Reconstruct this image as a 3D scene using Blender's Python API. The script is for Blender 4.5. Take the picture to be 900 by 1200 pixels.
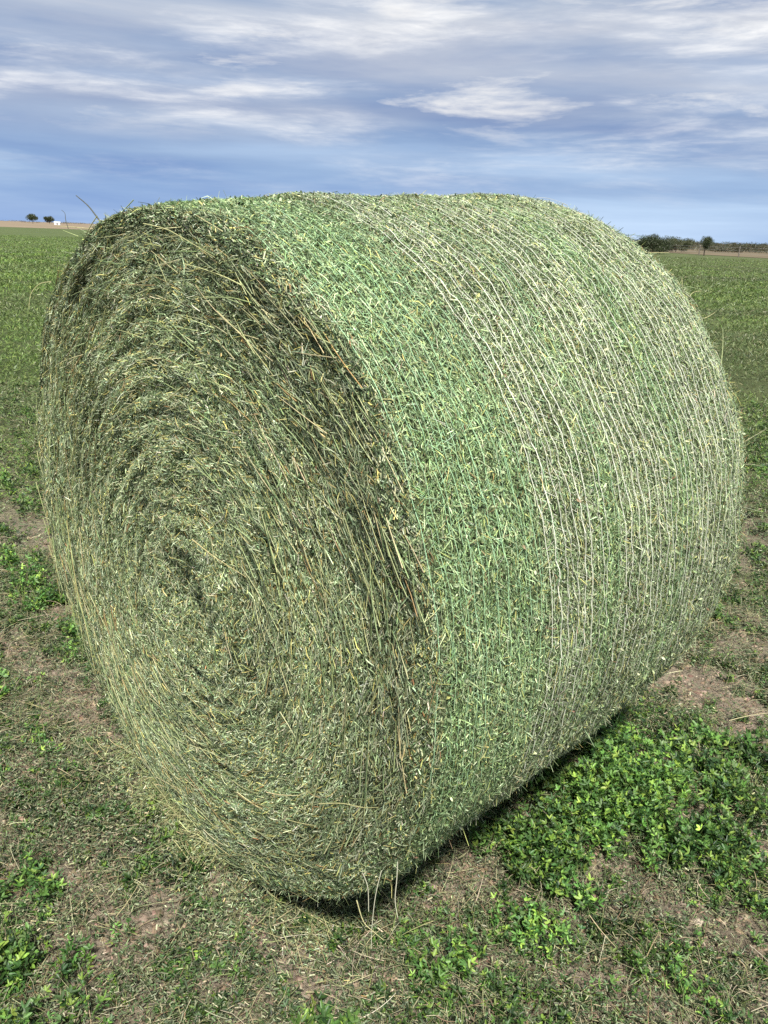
import bpy, math
import numpy as np
from mathutils import Matrix, Vector

sc = bpy.context.scene
C = sc.collection
for o in list(bpy.data.objects):
    bpy.data.objects.remove(o)

# ------------------------------------------------------------------ camera
F_PX, CAM_H = 903.9, 1.491                       # focal length for a 1200 px high picture
PITCH, ROLL = math.radians(19.878), math.radians(1.909)
Rt = Vector((1, 0, 0)); Fw = Vector((0, math.cos(PITCH), -math.sin(PITCH))); Up = Vector((0, math.sin(PITCH), math.cos(PITCH)))
c_, s_ = math.cos(ROLL), math.sin(ROLL)
right = Rt * c_ + Up * s_
up = Up * c_ - Rt * s_
cam = bpy.data.cameras.new("camera"); co = bpy.data.objects.new("camera", cam); C.objects.link(co)
M = Matrix.Identity(4)
for i in range(3):
    M[i][0] = right[i]; M[i][1] = up[i]; M[i][2] = -Fw[i]
M[2][3] = CAM_H
co.matrix_world = M
cam.sensor_fit = 'VERTICAL'; cam.sensor_height = 36.0; cam.lens = F_PX / 1200 * 36
cam.clip_start = 0.05; cam.clip_end = 6000
sc.camera = co

# ------------------------------------------------------------------ light
SUN_EL, SUN_AZ = math.radians(57), math.radians(172)     # azimuth clockwise from +Y
sdir = Vector((math.sin(SUN_AZ) * math.cos(SUN_EL), math.cos(SUN_AZ) * math.cos(SUN_EL), math.sin(SUN_EL)))
sl = bpy.data.lights.new("sun", 'SUN'); sl.energy = 4.7; sl.angle = math.radians(6); sl.color = (1.0, 0.95, 0.87)
so = bpy.data.objects.new("sun", sl); C.objects.link(so)
so.rotation_euler = sdir.to_track_quat('Z', 'Y').to_euler()

w = bpy.data.worlds.new("World"); sc.world = w; w.use_nodes = True
nt = w.node_tree; N = nt.nodes; Lk = nt.links
for n in list(N): N.remove(n)
def nd(tree, typ, **kw):
    n = tree.nodes.new(typ)
    for k, v in kw.items():
        if k.startswith('i_'):
            n.inputs[k[2:].replace('_', ' ')].default_value = v
        else: setattr(n, k, v)
    return n
out = nd(nt, 'ShaderNodeOutputWorld'); bg = nd(nt, 'ShaderNodeBackground'); Lk.new(bg.outputs[0], out.inputs[0])
bg.inputs['Strength'].default_value = 0.12
sky = nd(nt, 'ShaderNodeTexSky', sky_type='NISHITA', sun_disc=False)
sky.sun_elevation = SUN_EL; sky.sun_rotation = SUN_AZ; sky.dust_density = 0.6; sky.ozone_density = 1.5
tc = nd(nt, 'ShaderNodeTexCoord'); sep = nd(nt, 'ShaderNodeSeparateXYZ'); Lk.new(tc.outputs['Generated'], sep.inputs[0])
def math_n(tree, op, a, b=None, clamp=False):
    n = tree.nodes.new('ShaderNodeMath'); n.operation = op; n.use_clamp = clamp
    for k, v in enumerate((a, b)):
        if v is None: continue
        if isinstance(v, (int, float)): n.inputs[k].default_value = v
        else: tree.links.new(v, n.inputs[k])
    return n.outputs[0]
def mapped(sx, sy, sz, ox=0, oy=0, oz=0):
    m = nd(nt, 'ShaderNodeMapping'); m.inputs['Scale'].default_value = (sx, sy, sz); m.inputs['Location'].default_value = (ox, oy, oz)
    m.inputs['Rotation'].default_value = (0.0, 0.03, 0.0)
    Lk.new(tc.outputs['Generated'], m.inputs[0]); return m.outputs[0]
def noise_n(vec, scale, detail, rough, dist=0.0):
    n = nd(nt, 'ShaderNodeTexNoise'); n.inputs['Scale'].default_value = scale; n.inputs['Detail'].default_value = detail
    n.inputs['Roughness'].default_value = rough; n.inputs['Distortion'].default_value = dist
    Lk.new(vec, n.inputs['Vector']); return n.outputs[0]
def ramp_n(tree, fac, stops, interp='LINEAR'):
    r = tree.nodes.new('ShaderNodeValToRGB'); tree.links.new(fac, r.inputs[0]); cr = r.color_ramp; cr.interpolation = interp
    while len(cr.elements) < len(stops): cr.elements.new(0.5)
    for e, (p, col) in zip(cr.elements, stops):
        e.position = p; e.color = (*col, 1) if len(col) == 3 else col
    return r.outputs[0]
def mix_n(tree, fac, a, b, mode='MIX'):
    m = tree.nodes.new('ShaderNodeMix'); m.data_type = 'RGBA'; m.blend_type = mode
    for sock, v in ((m.inputs[0], fac), (m.inputs[6], a), (m.inputs[7], b)):
        if isinstance(v, (int, float)): sock.default_value = v
        elif isinstance(v, tuple): sock.default_value = (*v, 1)
        else: tree.links.new(v, sock)
    return m.outputs[2]
z = sep.outputs[2]
# layered thin cloud: a blue-grey deck, darker bands in it and bright streaks above
deck = noise_n(mapped(1.2, 1.2, 13.0, 3.1, 0, 1.7), 1.6, 6, 0.5, 0.2)
streak = noise_n(mapped(1.9, 1.9, 14.0, 5.4, 1.2, 2.35), 1.5, 9, 0.58, 0.3)
fine = noise_n(mapped(5, 5, 34.0, 7, 1, 0), 2.0, 7, 0.62, 0.4)
K = 1 / 0.12
def sk(r, g, b): return (r * K * .93, g * K * .90, b * K * .80)
elev = ramp_n(nt, z, [(0.0, sk(.24, .36, .62)), (0.05, sk(.165, .265, .50)), (0.13, sk(.135, .20, .38)), (0.19, sk(.19, .25, .41)), (0.28, sk(.26, .32, .45)), (0.45, sk(.14, .20, .34)), (1.0, sk(.10, .15, .28))])
base = mix_n(nt, 0.93, sky.outputs[0], elev)
dk = ramp_n(nt, deck, [(0.34, (0.68, 0.75, 0.88)), (0.5, (1, 1, 1)), (0.66, (1.40, 1.32, 1.2))])
base = mix_n(nt, 1.0, base, dk, 'MULTIPLY')
s1 = ramp_n(nt, streak, [(0.43, (0, 0, 0)), (0.70, (1, 1, 1))], 'EASE')
f1 = ramp_n(nt, fine, [(0.36, (0.12, 0.12, 0.12)), (0.64, (1, 1, 1))])
gate = ramp_n(nt, z, [(0.03, (0, 0, 0)), (0.08, (0.85, 0.85, 0.85)), (0.17, (.9, .9, .9)), (0.23, (1, 1, 1)), (0.7, (1, 1, 1))])
m1 = mix_n(nt, 1.0, s1, f1, 'MULTIPLY'); m1 = mix_n(nt, 1.0, m1, gate, 'MULTIPLY')
veil = noise_n(mapped(1.3, 1.3, 10.0, 9.1, 4.0, 1.0), 1.7, 7, 0.55, 0.35)
vl = mix_n(nt, 1.0, ramp_n(nt, veil, [(0.38, (0, 0, 0)), (0.66, (.85, .85, .85))]), ramp_n(nt, z, [(0.06, (.05, .05, .05)), (0.12, (.35, .35, .35)), (0.2, (.7, .7, .7)), (0.25, (1, 1, 1)), (0.5, (.4, .4, .4)), (1, (.2, .2, .2))]), 'MULTIPLY')
base = mix_n(nt, vl, base, sk(.46, .48, .56))
puff = noise_n(mapped(2.6, 2.6, 15.0, 1.08, 5.9, 4.92), 1.8, 10, 0.62, 0.2)
pf = mix_n(nt, 1.0, ramp_n(nt, puff, [(0.55, (0, 0, 0)), (0.70, (.7, .7, .7))]), ramp_n(nt, z, [(0.09, (0, 0, 0)), (0.13, (1, 1, 1)), (0.5, (1, 1, 1)), (0.8, (.2, .2, .2))]), 'MULTIPLY')
skycol = mix_n(nt, m1, base, sk(.66, .68, .76))
skycol = mix_n(nt, pf, skycol, sk(.62, .63, .69))
Lk.new(skycol, bg.inputs[0])

sc.view_settings.view_transform = 'Standard'; sc.view_settings.look = 'None'
sc.view_settings.gamma = 1; sc.view_settings.exposure = 0.82; sc.view_settings.use_curve_mapping = False
sc.render.engine = 'CYCLES'
sc.cycles.max_bounces = 5; sc.cycles.diffuse_bounces = 3; sc.cycles.transmission_bounces = 3
sc.cycles.use_denoising = False

# ------------------------------------------------------------------ helpers
rng = np.random.default_rng(7)
def _h(ix, iy, iz, seed):
    n = (ix * 374761393 + iy * 668265263 + iz * 2147483647 + seed * 1442695041).astype(np.uint64) & np.uint64(0xffffffff)
    n = ((n ^ (n >> np.uint64(13))) * np.uint64(1274126177)) & np.uint64(0xffffffff)
    n = n ^ (n >> np.uint64(16))
    return (n & np.uint64(0xffffff)).astype(np.float64) / 0xffffff
def vn(x, y, z=None, seed=0):
    """smooth value noise 0..1"""
    x = np.asarray(x, float) + 1000; y = np.asarray(y, float) + 1000
    z = np.full_like(x, 500.0) if z is None else np.asarray(z, float) + 1000
    ix, iy, iz = [np.floor(v).astype(np.int64) for v in (x, y, z)]
    fx, fy, fz = x - ix, y - iy, z - iz
    fx, fy, fz = [f * f * (3 - 2 * f) for f in (fx, fy, fz)]
    r = 0
    for a in (0, 1):
        for b in (0, 1):
            for c in (0, 1):
                r = r + _h(ix + a, iy + b, iz + c, seed) * (fx if a else 1 - fx) * (fy if b else 1 - fy) * (fz if c else 1 - fz)
    return r
def fbm(x, y, z=None, seed=0, o=3):
    r = 0; amp = 1; t = 0
    for k in range(o):
        s = 2.03 ** k
        r = r + amp * vn(x * s, y * s, None if z is None else z * s, seed + k); t += amp; amp *= 0.5
    return r / t
def nrm(v): return v / np.maximum(np.linalg.norm(v, axis=-1, keepdims=True), 1e-9)

class Soup:
    """gathers quads with a colour per quad group and builds ONE mesh"""
    def __init__(s): s.v = []; s.f = []; s.c = []; s.n = 0
    def add(s, verts, faces, cols):
        # verts (n,k,3), faces list of local index quads (m,4), cols (n,3)
        n, k, _ = verts.shape
        if n == 0: return
        base = (np.arange(n) * k + s.n)[:, None, None]
        s.v.append(verts.reshape(-1, 3)); s.f.append((np.asarray(faces)[None] + base).reshape(-1, 4))
        s.c.append(np.repeat(cols, k, axis=0)); s.n += n * k
    def ribbon(s, P, D, Nn, ln, wd, col, bend=0.0, seg=1, taper=0.6, side_bend=0.0):
        """flat strips: centre P, direction D, normal Nn"""
        n = len(P); D = nrm(D); Nn = nrm(Nn - D * (Nn * D).sum(1, keepdims=True)); S = np.cross(D, Nn)
        ln = np.broadcast_to(ln, n)[:, None]; wd = np.broadcast_to(wd, n)[:, None]
        bend = np.broadcast_to(bend, n)[:, None]; side_bend = np.broadcast_to(side_bend, n)[:, None]
        V = np.empty((n, 2 * (seg + 1), 3))
        for k in range(seg + 1):
            u = k / seg - 0.5
            cpt = P + D * ln * u + Nn * ln * bend * (0.25 - u * u) * 4 * 0.5 + S * ln * side_bend * (0.25 - u * u) * 2
            wk = wd * 0.5 * (1 - (1 - taper) * abs(u) * 2)
            V[:, 2 * k] = cpt - S * wk; V[:, 2 * k + 1] = cpt + S * wk
        s.add(V, [(2 * k, 2 * k + 1, 2 * k + 3, 2 * k + 2) for k in range(seg)], col)
    def stalk(s, P, D, Nn, ln, rad, col, bend=0.0, side_bend=0.0, seg=4):
        """three-sided curved stalks with real thickness"""
        n = len(P); D = nrm(D); Nn = nrm(Nn - D * (Nn * D).sum(1, keepdims=True)); S = np.cross(D, Nn)
        ln = np.broadcast_to(ln, n)[:, None]; rad = np.broadcast_to(rad, n)[:, None]
        bend = np.broadcast_to(bend, n)[:, None]; side_bend = np.broadcast_to(side_bend, n)[:, None]
        V = np.empty((n, 3 * (seg + 1), 3))
        for k in range(seg + 1):
            u = k / seg - 0.5
            cpt = P + D * ln * u + Nn * ln * bend * (0.25 - u * u) * 2 + S * ln * side_bend * (0.25 - u * u) * 2
            r = rad * (1.15 - 0.6 * (u + 0.5))
            for j in range(3):
                a = j * 2 * math.pi / 3
                V[:, 3 * k + j] = cpt + (S * math.cos(a) + Nn * math.sin(a)) * r
        s.add(V, [(3 * k + j, 3 * k + (j + 1) % 3, 3 * k + 3 + (j + 1) % 3, 3 * k + 3 + j) for k in range(seg) for j in range(3)], col)
    def leaf(s, P, D, Nn, ln, wd, col, fold=0.25):
        """folded leaflets growing from P along D"""
        n = len(P); D = nrm(D); Nn = nrm(Nn - D * (Nn * D).sum(1, keepdims=True)); S = np.cross(D, Nn)
        ln = np.broadcast_to(ln, n)[:, None]; wd = np.broadcast_to(wd, n)[:, None] * 0.5
        V = np.empty((n, 6, 3))
        up_ = Nn * wd * fold * 2
        V[:, 0] = P
        V[:, 1] = P + D * ln * 0.35 - S * wd + up_; V[:, 2] = P + D * ln * 0.78 - S * wd * 0.8 + up_
        V[:, 3] = P + D * ln
        V[:, 4] = P + D * ln * 0.78 + S * wd * 0.8 + up_; V[:, 5] = P + D * ln * 0.35 + S * wd + up_
        s.add(V, [(0, 1, 2, 3), (0, 3, 4, 5)], col)
    def build(s, name, mat, parent=None):
        v = np.concatenate(s.v); f = np.concatenate(s.f); c = np.concatenate(s.c)
        me = bpy.data.meshes.new(name)
        me.vertices.add(len(v)); me.vertices.foreach_set('co', v.astype(np.float32).ravel())
        me.loops.add(f.size); me.loops.foreach_set('vertex_index', f.astype(np.int32).ravel())
        me.polygons.add(len(f)); me.polygons.foreach_set('loop_start', (np.arange(len(f)) * 4).astype(np.int32))
        at = me.attributes.new('tint', 'FLOAT_COLOR', 'POINT')
        at.data.foreach_set('color', np.concatenate([c, np.ones((len(c), 1))], 1).astype(np.float32).ravel())
        me.update(calc_edges=True)
        me.materials.append(mat)
        return link(name, me, parent)
def link(name, me, parent=None):
    o = bpy.data.objects.new(name, me); C.objects.link(o)
    if parent is not None: o.parent = parent
    return o
def tag(o, label=None, cat=None, group=None, kind=None):
    for k, v in (('label', label), ('category', cat), ('group', group), ('kind', kind)):
        if v: o[k] = v
    return o
def grid_mesh(name, V, mat, parent=None, tint=None, closed=False, smooth=True):
    """V (rows, cols, 3)"""
    r, c, _ = V.shape
    me = bpy.data.meshes.new(name)
    i = np.arange(r - 1)[:, None] * c; j = np.arange(c if closed else c - 1)[None]
    j2 = (j + 1) % c
    f = np.stack([i + j, i + j2, i + c + j2, i + c + j], -1).reshape(-1, 4)
    me.vertices.add(r * c); me.vertices.foreach_set('co', V.astype(np.float32).ravel())
    me.loops.add(f.size); me.loops.foreach_set('vertex_index', f.astype(np.int32).ravel())
    me.polygons.add(len(f)); me.polygons.foreach_set('loop_start', (np.arange(len(f)) * 4).astype(np.int32))
    if tint is not None:
        at = me.attributes.new('tint', 'FLOAT_COLOR', 'POINT')
        at.data.foreach_set('color', np.concatenate([tint.reshape(-1, 3), np.ones((r * c, 1))], 1).astype(np.float32).ravel())
    me.update(calc_edges=True)
    if smooth: me.polygons.foreach_set('use_smooth', np.ones(len(f), bool))
    me.materials.append(mat)
    return link(name, me, parent)

def tint_mat(name, rough=0.6, trans=0.25, spec=0.3, jitter=True):
    m = bpy.data.materials.new(name); m.use_nodes = True; t = m.node_tree
    for n in list(t.nodes): t.nodes.remove(n)
    o = nd(t, 'ShaderNodeOutputMaterial'); a = nd(t, 'ShaderNodeAttribute', attribute_name='tint')
    col = a.outputs['Color']
    if jitter:
        ns = nd(t, 'ShaderNodeTexNoise'); ns.inputs['Scale'].default_value = 260; ns.inputs['Detail'].default_value = 2
        tcn = nd(t, 'ShaderNodeTexCoord'); t.links.new(tcn.outputs['Object'], ns.inputs['Vector'])
        col = mix_n(t, 1.0, col, ramp_n(t, ns.outputs[0], [(0.3, (.75, .75, .75)), (0.7, (1.25, 1.25, 1.25))]), 'MULTIPLY')
    p = nd(t, 'ShaderNodeBsdfPrincipled'); t.links.new(col, p.inputs['Base Color'])
    p.inputs['Roughness'].default_value = rough; p.inputs['Specular IOR Level'].default_value = spec
    if trans > 0:
        tr = nd(t, 'ShaderNodeBsdfTranslucent'); t.links.new(col, tr.inputs['Color'])
        mx = nd(t, 'ShaderNodeMixShader'); mx.inputs[0].default_value = trans
        t.links.new(p.outputs[0], mx.inputs[1]); t.links.new(tr.outputs[0], mx.inputs[2]); t.links.new(mx.outputs[0], o.inputs[0])
    else: t.links.new(p.outputs[0], o.inputs[0])
    return m
M_HAY = tint_mat('hay', 0.55, 0.12, 0.35)
M_LEAF = tint_mat('living_leaf', 0.45, 0.3, 0.4)
M_NET = tint_mat('net_plastic', 0.35, 0.2, 0.5, False)
M_DRY = tint_mat('dry_litter', 0.7, 0.1, 0.2)

def pick(pal, wts, n, var=0.18):
    """n colours out of a palette, each a little off"""
    pal = np.array(pal); wts = np.array(wts, float); wts /= wts.sum()
    c = pal[rng.choice(len(pal), n, p=wts)]
    return np.clip(c * (1 + rng.normal(size=(n, 1)) * var) * (1 + rng.normal(size=(n, 3)) * var * 0.3), 0.01, 0.9)

# ------------------------------------------------------------------ places on the ground
CP, SP = math.cos(PITCH), math.sin(PITCH)
def ground_at(px, py):
    """ground point seen at a pixel of the 900x1200 photograph"""
    a, b = px - 450, py - 600
    sx = c_ * a + s_ * b; sy = -s_ * a + c_ * b
    d = Vector((sx / F_PX, CP - (sy / F_PX) * SP, -SP - (sy / F_PX) * CP))
    t = -CAM_H / d.z
    return d.x * t, d.y * t
def at_dist(px, dist):
    """ground point on the bearing of px (read on the horizon) at a distance"""
    d = ground_at(px, 330 + (px - 450) * 0.0333)
    k = dist / math.hypot(*d)
    return d[0] * k, d[1] * k

# bale frame (fitted to the photograph)
YAW = 0.801; BL = 1.137; RA = 0.80; RB = 0.779
BC = np.array([-0.461, 1.605, RB])
AX = np.array([math.sin(YAW), math.cos(YAW), 0.0]); SD = np.array([math.cos(YAW), -math.sin(YAW), 0.0]); ZU = np.array([0, 0, 1.0])
ROWD = -SD                                        # the swaths run square to the bale's axis

def terrain_h(x, y):
    h = (fbm(x * 2.2, y * 2.2, None, 3, 3) - 0.5) * 0.05 + (fbm(x * 9, y * 9, None, 13, 3) - 0.5) * 0.018
    far = np.clip(np.hypot(x, y) / 30, 0, 1)
    h = h * (1 - far) + (vn(x * 0.05, y * 0.05, None, 5) - 0.5) * 0.12 * far * np.clip((90 - np.hypot(x, y)) / 30, 0, 1)
    # pressed flat under the bale
    u = (x - BC[0]) * AX[0] + (y - BC[1]) * AX[1]; v = (x - BC[0]) * SD[0] + (y - BC[1]) * SD[1]
    under = np.clip(1.4 - np.maximum(np.abs(u - BL / 2) / (BL / 2), np.abs(v) / 0.35), 0, 1)
    return h * (1 - under) - 0.004 * under

BARE = [(850, 815, 60, 22), (890, 690, 50, 12), (875, 760, 45, 22), (850, 1095, 75, 34), (780, 1060, 50, 22), (720, 1015, 45, 22),
        (690, 1150, 60, 22), (560, 1130, 40, 18), (545, 1010, 35, 25), (100, 1110, 38, 55), (60, 1035, 50, 26), (190, 1075, 24, 40),
        (95, 820, 30, 28), (75, 715, 28, 14), (85, 790, 30, 16), (30, 450, 45, 14), (15, 500, 40, 9), (350, 1110, 40, 20), (410, 1150, 40, 16),
        (20, 910, 22, 22), (130, 1180, 45, 22), (270, 995, 22, 16), (520, 1050, 30, 20), (45, 620, 25, 8), (870, 860, 40, 14),
        (600, 1180, 40, 12), (250, 1160, 25, 16), (895, 560, 12, 10), (740, 870, 18, 8)]
LUSH = [(750, 960, 85, 55), (640, 960, 60, 60), (860, 940, 60, 45), (640, 1060, 60, 45), (800, 880, 60, 30), (560, 1110, 45, 28),
        (18, 1120, 32, 50), (50, 1195, 50, 18), (20, 990, 28, 20), (35, 690, 40, 20), (80, 660, 30, 14), (880, 705, 35, 26), (880, 535, 40, 30),
        (95, 760, 24, 22), (20, 580, 35, 16), (20, 630, 30, 15), (720, 840, 70, 30), (880, 1010, 35, 30), (480, 1150, 50, 26),
        (850, 1180, 55, 26), (640, 1185, 40, 22), (880, 640, 30, 12), (400, 1080, 50, 16), (350, 1060, 40, 14), (740, 1170, 30, 20), (600, 880, 60, 30)]
def blobs(x, y, lst):
    """soft patches, each laid out on the ground around its own centre"""
    r = np.zeros_like(x)
    for px, py, rx, ry in lst:
        gx, gy = ground_at(px, py); ex = ground_at(px + rx, py)[0] - gx; ey = gy - ground_at(px, py + ry)[1]
        ex = abs(ex); ey = abs(ey)
        wob = (vn(x * 9, y * 9, None, 31) - 0.5) * 0.9
        d = ((x - gx) / ex) ** 2 + ((y - gy) / ey) ** 2
        r = np.maximum(r, np.clip((1.5 if lst is BARE else 1.25) - np.sqrt(d) * (1 if lst is BARE else .8) + wob, 0, 1))
    return r
def rows(x, y, seed, k=2.2, st=0.35):
    """streaky noise along the swaths"""
    a = x * ROWD[0] + y * ROWD[1]; b = x * AX[0] + y * AX[1]
    return fbm(a * k * st, b * k, None, seed, 3)
def cover_maps(x, y):
    d = np.hypot(x, y)
    near = np.clip((9 - d) / 4, 0, 1)
    bare = np.clip(blobs(x, y, BARE) * 1.1, 0, 1) * near
    bare = np.maximum(bare * .9, np.clip((rows(x, y, 41, 3.2) - 0.66) * 7, 0, 1) * np.clip((14 - d) / 6, 0, 1))
    bcoord = x * AX[0] + y * AX[1]
    for px, py, wd_ in ((10, 455, .10), (18, 515, .09), (6, 600, .05), (893, 640, .06), (800, 1062, .045), (855, 815, .05), (70, 1090, .035), (350, 1115, .03), (95, 815, .03), (640, 1150, .03)):      # wheel marks along the swaths
        gx_, gy_ = ground_at(px, py); c0 = gx_ * AX[0] + gy_ * AX[1] + (vn(x * .8, y * .8, None, 47) - .5) * .12
        bare = np.maximum(bare, np.clip(1.5 - np.abs(bcoord - c0) / wd_, 0, 1) * np.clip((11 - d) / 4, 0, 1) * np.clip(vn(x * 2.1 + py, y * 2.1, None, 49) * 3 - .7, 0, 1))
    bare = bare * np.clip(fbm(x * 14, y * 14, None, 43, 3) * 4 - .6, 0, 1)
    lush = blobs(x, y, LUSH) * near
    lush = np.maximum(lush, np.clip((rows(x, y, 57, 2.6, 0.5) - 0.55) * 6, 0, 1) * 0.8)
    lush = lush * (1 - 0.75 * bare) * np.clip(fbm(x * 14, y * 14, None, 59, 3) * 5 - 1.95, .05, 1)
    return bare, lush
def field_green(x, y):
    """how closed the standing crop is further out"""
    d = np.hypot(x, y)
    return np.clip((d - 3.2) / 3, 0, 1)

def in_bale(x, y, pad=0.0):
    u = (x - BC[0]) * AX[0] + (y - BC[1]) * AX[1]; v = (x - BC[0]) * SD[0] + (y - BC[1]) * SD[1]
    return (u > -pad) & (u < BL + pad) & (np.abs(v) < 0.26 + pad)

# ------------------------------------------------------------------ ground sheet
def soil_mat():
    m = bpy.data.materials.new('field_soil'); m.use_nodes = True; t = m.node_tree
    for n in list(t.nodes): t.nodes.remove(n)
    o = nd(t, 'ShaderNodeOutputMaterial'); p = nd(t, 'ShaderNodeBsdfPrincipled'); t.links.new(p.outputs[0], o.inputs[0])
    a = nd(t, 'ShaderNodeAttribute', attribute_name='tint'); tcn = nd(t, 'ShaderNodeTexCoord')
    def nz(s, d=6, r=0.65, sc3=None):
        n = nd(t, 'ShaderNodeTexNoise'); n.inputs['Scale'].default_value = s; n.inputs['Detail'].default_value = d; n.inputs['Roughness'].default_value = r
        if sc3:
            mp = nd(t, 'ShaderNodeMapping'); mp.inputs['Scale'].default_value = sc3; t.links.new(tcn.outputs['Object'], mp.inputs[0]); t.links.new(mp.outputs[0], n.inputs['Vector'])
        else: t.links.new(tcn.outputs['Object'], n.inputs['Vector'])
        return n.outputs[0]
    n1, n2, n3 = nz(45), nz(6, 5), nz(180, 4, 0.7)
    col = mix_n(t, 1.0, a.outputs['Color'], ramp_n(t, n1, [(0.3, (.62, .60, .58)), (0.5, (1, 1, 1)), (0.72, (1.35, 1.32, 1.28))]), 'MULTIPLY')
    col = mix_n(t, 1.0, col, ramp_n(t, n2, [(0.3, (.8, .8, .8)), (0.7, (1.2, 1.18, 1.15))]), 'MULTIPLY')
    n4 = nz(0.35, 8, 0.7, (0.5, 2.0, 1))
    col = mix_n(t, 1.0, col, ramp_n(t, n4, [(0.35, (.75, .82, .75)), (0.65, (1.22, 1.15, 1.2))]), 'MULTIPLY')
    t.links.new(col, p.inputs['Base Color']); p.inputs['Roughness'].default_value = 0.95; p.inputs['Specular IOR Level'].default_value = 0.1
    h = math_n(t, 'ADD', math_n(t, 'MULTIPLY', n1, 0.7), math_n(t, 'MULTIPLY', n3, 0.3))
    b = nd(t, 'ShaderNodeBump'); b.inputs['Strength'].default_value = 1.0; b.inputs['Distance'].default_value = 0.035
    t.links.new(h, b.inputs['Height']); t.links.new(b.outputs[0], p.inputs['Normal'])
    return m
n_ = 760; u = np.linspace(-1, 1, n_); kx = 8.4
gx = 0.3 + 0.85 * np.sinh(kx * u)
gy = 2.2 + 0.85 * np.sinh(kx * u)
X, Y = np.meshgrid(gx, gy)
bare, lush = cover_maps(X, Y)
D_ = np.hypot(X, Y)
soil = np.array([0.37, 0.32, 0.25]); soil2 = np.array([0.26, 0.22, 0.165]); green = np.array([0.050, 0.080, 0.024]); dusk = np.array([0.075, 0.085, 0.035])
k1 = fbm(X * 3, Y * 3, None, 71, 3)[..., None]
tint = soil * k1 + soil2 * (1 - k1)
g = np.clip((D_ - 3.0) / 4, 0, 1)[..., None] * 0.9
gcol = green * (0.8 + 0.5 * fbm(X * .12, Y * .3, None, 77, 3)[..., None])
gcol = np.where(X[..., None] > 0, gcol * 0.85 + dusk * 0.25, gcol * 1.15)
tint = tint * (1 - g) + gcol * g
ground = grid_mesh('ground', np.stack([X, Y, terrain_h(X, Y)], -1), soil_mat(), tint=tint)
tag(ground, 'brown soil of the mown alfalfa field running to the horizon', 'ground', kind='structure')

# dry strips beyond the field (sheets a little above the ground)
def strip(name, pts, label, c1, c2, lift=0.02):
    m = bpy.data.materials.new(name + '_surface'); m.use_nodes = True; t = m.node_tree; p = t.nodes['Principled BSDF']
    tcn = nd(t, 'ShaderNodeTexCoord'); n = nd(t, 'ShaderNodeTexNoise'); n.inputs['Scale'].default_value = 0.06; n.inputs['Detail'].default_value = 8; n.inputs['Roughness'].default_value = 0.7
    t.links.new(tcn.outputs['Object'], n.inputs['Vector']); t.links.new(ramp_n(t, n.outputs[0], [(0.35, c1), (0.65, c2)]), p.inputs['Base Color']); p.inputs['Roughness'].default_value = 1; p.inputs['Specular IOR Level'].default_value = 0
    me = bpy.data.meshes.new(name); me.from_pydata([(x, y, lift) for x, y in pts], [], [tuple(range(len(pts)))]); me.materials.append(m)
    return tag(link(name, me), label, 'field', kind='structure')
A0 = at_dist(-300, 230); A1 = at_dist(10, 215); A2 = at_dist(450, 190); A3 = at_dist(760, 135); A4 = at_dist(900, 110); A5 = at_dist(1300, 75)
far = [at_dist(p, 2600) for p in (1300, 900, 760, 450, 10, -300)]
strip('dry_field', [A0, A1, A2, A3, A4, A5] + far, 'pale tan dry stubble land beyond the green field', (.17, .14, .10), (.25, .20, .145))

# ------------------------------------------------------------------ hay bale
bale = bpy.data.objects.new('round_hay_bale', None); C.objects.link(bale)
bale.location = (BC[0], BC[1], 0)
tag(bale, 'large round green alfalfa hay bale in netting standing on the mown field', 'hay bale')
OFF = np.array([BC[0], BC[1], 0.0])
def prof(t):
    """radius factor along the axis (t 0..1)"""
    s = t * BL
    f = 1.005 - 0.014 * np.exp(-(s / 0.04) ** 2) - 0.006 * np.exp(-((BL - s) / 0.05) ** 2) + 0.012 * np.sin(np.pi * np.clip(t, 0, 1)) + 0.002 * np.sin(t * 23)
    return f
def top_f(th, t=0.0):                             # the roll is a little out of round: settled in front, fuller behind
    return 1 - 0.040 * np.clip(np.sin(th), 0, 1) ** 3 * (1 - .6 * t) + 0.050 * t * np.clip(np.sin(th + .25), 0, 1)
def rim_x(th, t=0.0): return 1 - 0.018 * t * np.clip(np.cos(th), 0, 1)
def side_pt(t, th, lift=0.0):
    lump = (fbm(np.cos(th) * 3.2 + 5, np.sin(th) * 3.2 + 5, t * 3.5 + 3, 91, 3) - 0.5) * 0.035
    lump = lump + (fbm(t * 22, np.cos(th) * 6, np.sin(th) * 6, 95, 2) - 0.5) * 0.012
    f = prof(t) + (lump + lift) / 0.8
    x = RA * np.cos(th) * f * rim_x(th, t); zz = RB * np.sin(th) * f * top_f(th, t)
    # sags onto the soil
    low = RB + zz
    low = np.where(low < 0.04, 0.04 * np.exp((low - 0.04) / 0.05), low)
    return BC * [1, 1, 0] - OFF + AX * (t * BL)[..., None] + SD * x[..., None] + ZU * low[..., None]
def side_n(th): return SD * np.cos(th)[..., None] + ZU * np.sin(th)[..., None]
def side_t(th): return -SD * np.sin(th)[..., None] + ZU * np.cos(th)[..., None]
CX, CZ = 0.095, -0.065                                  # core a little off centre
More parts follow.
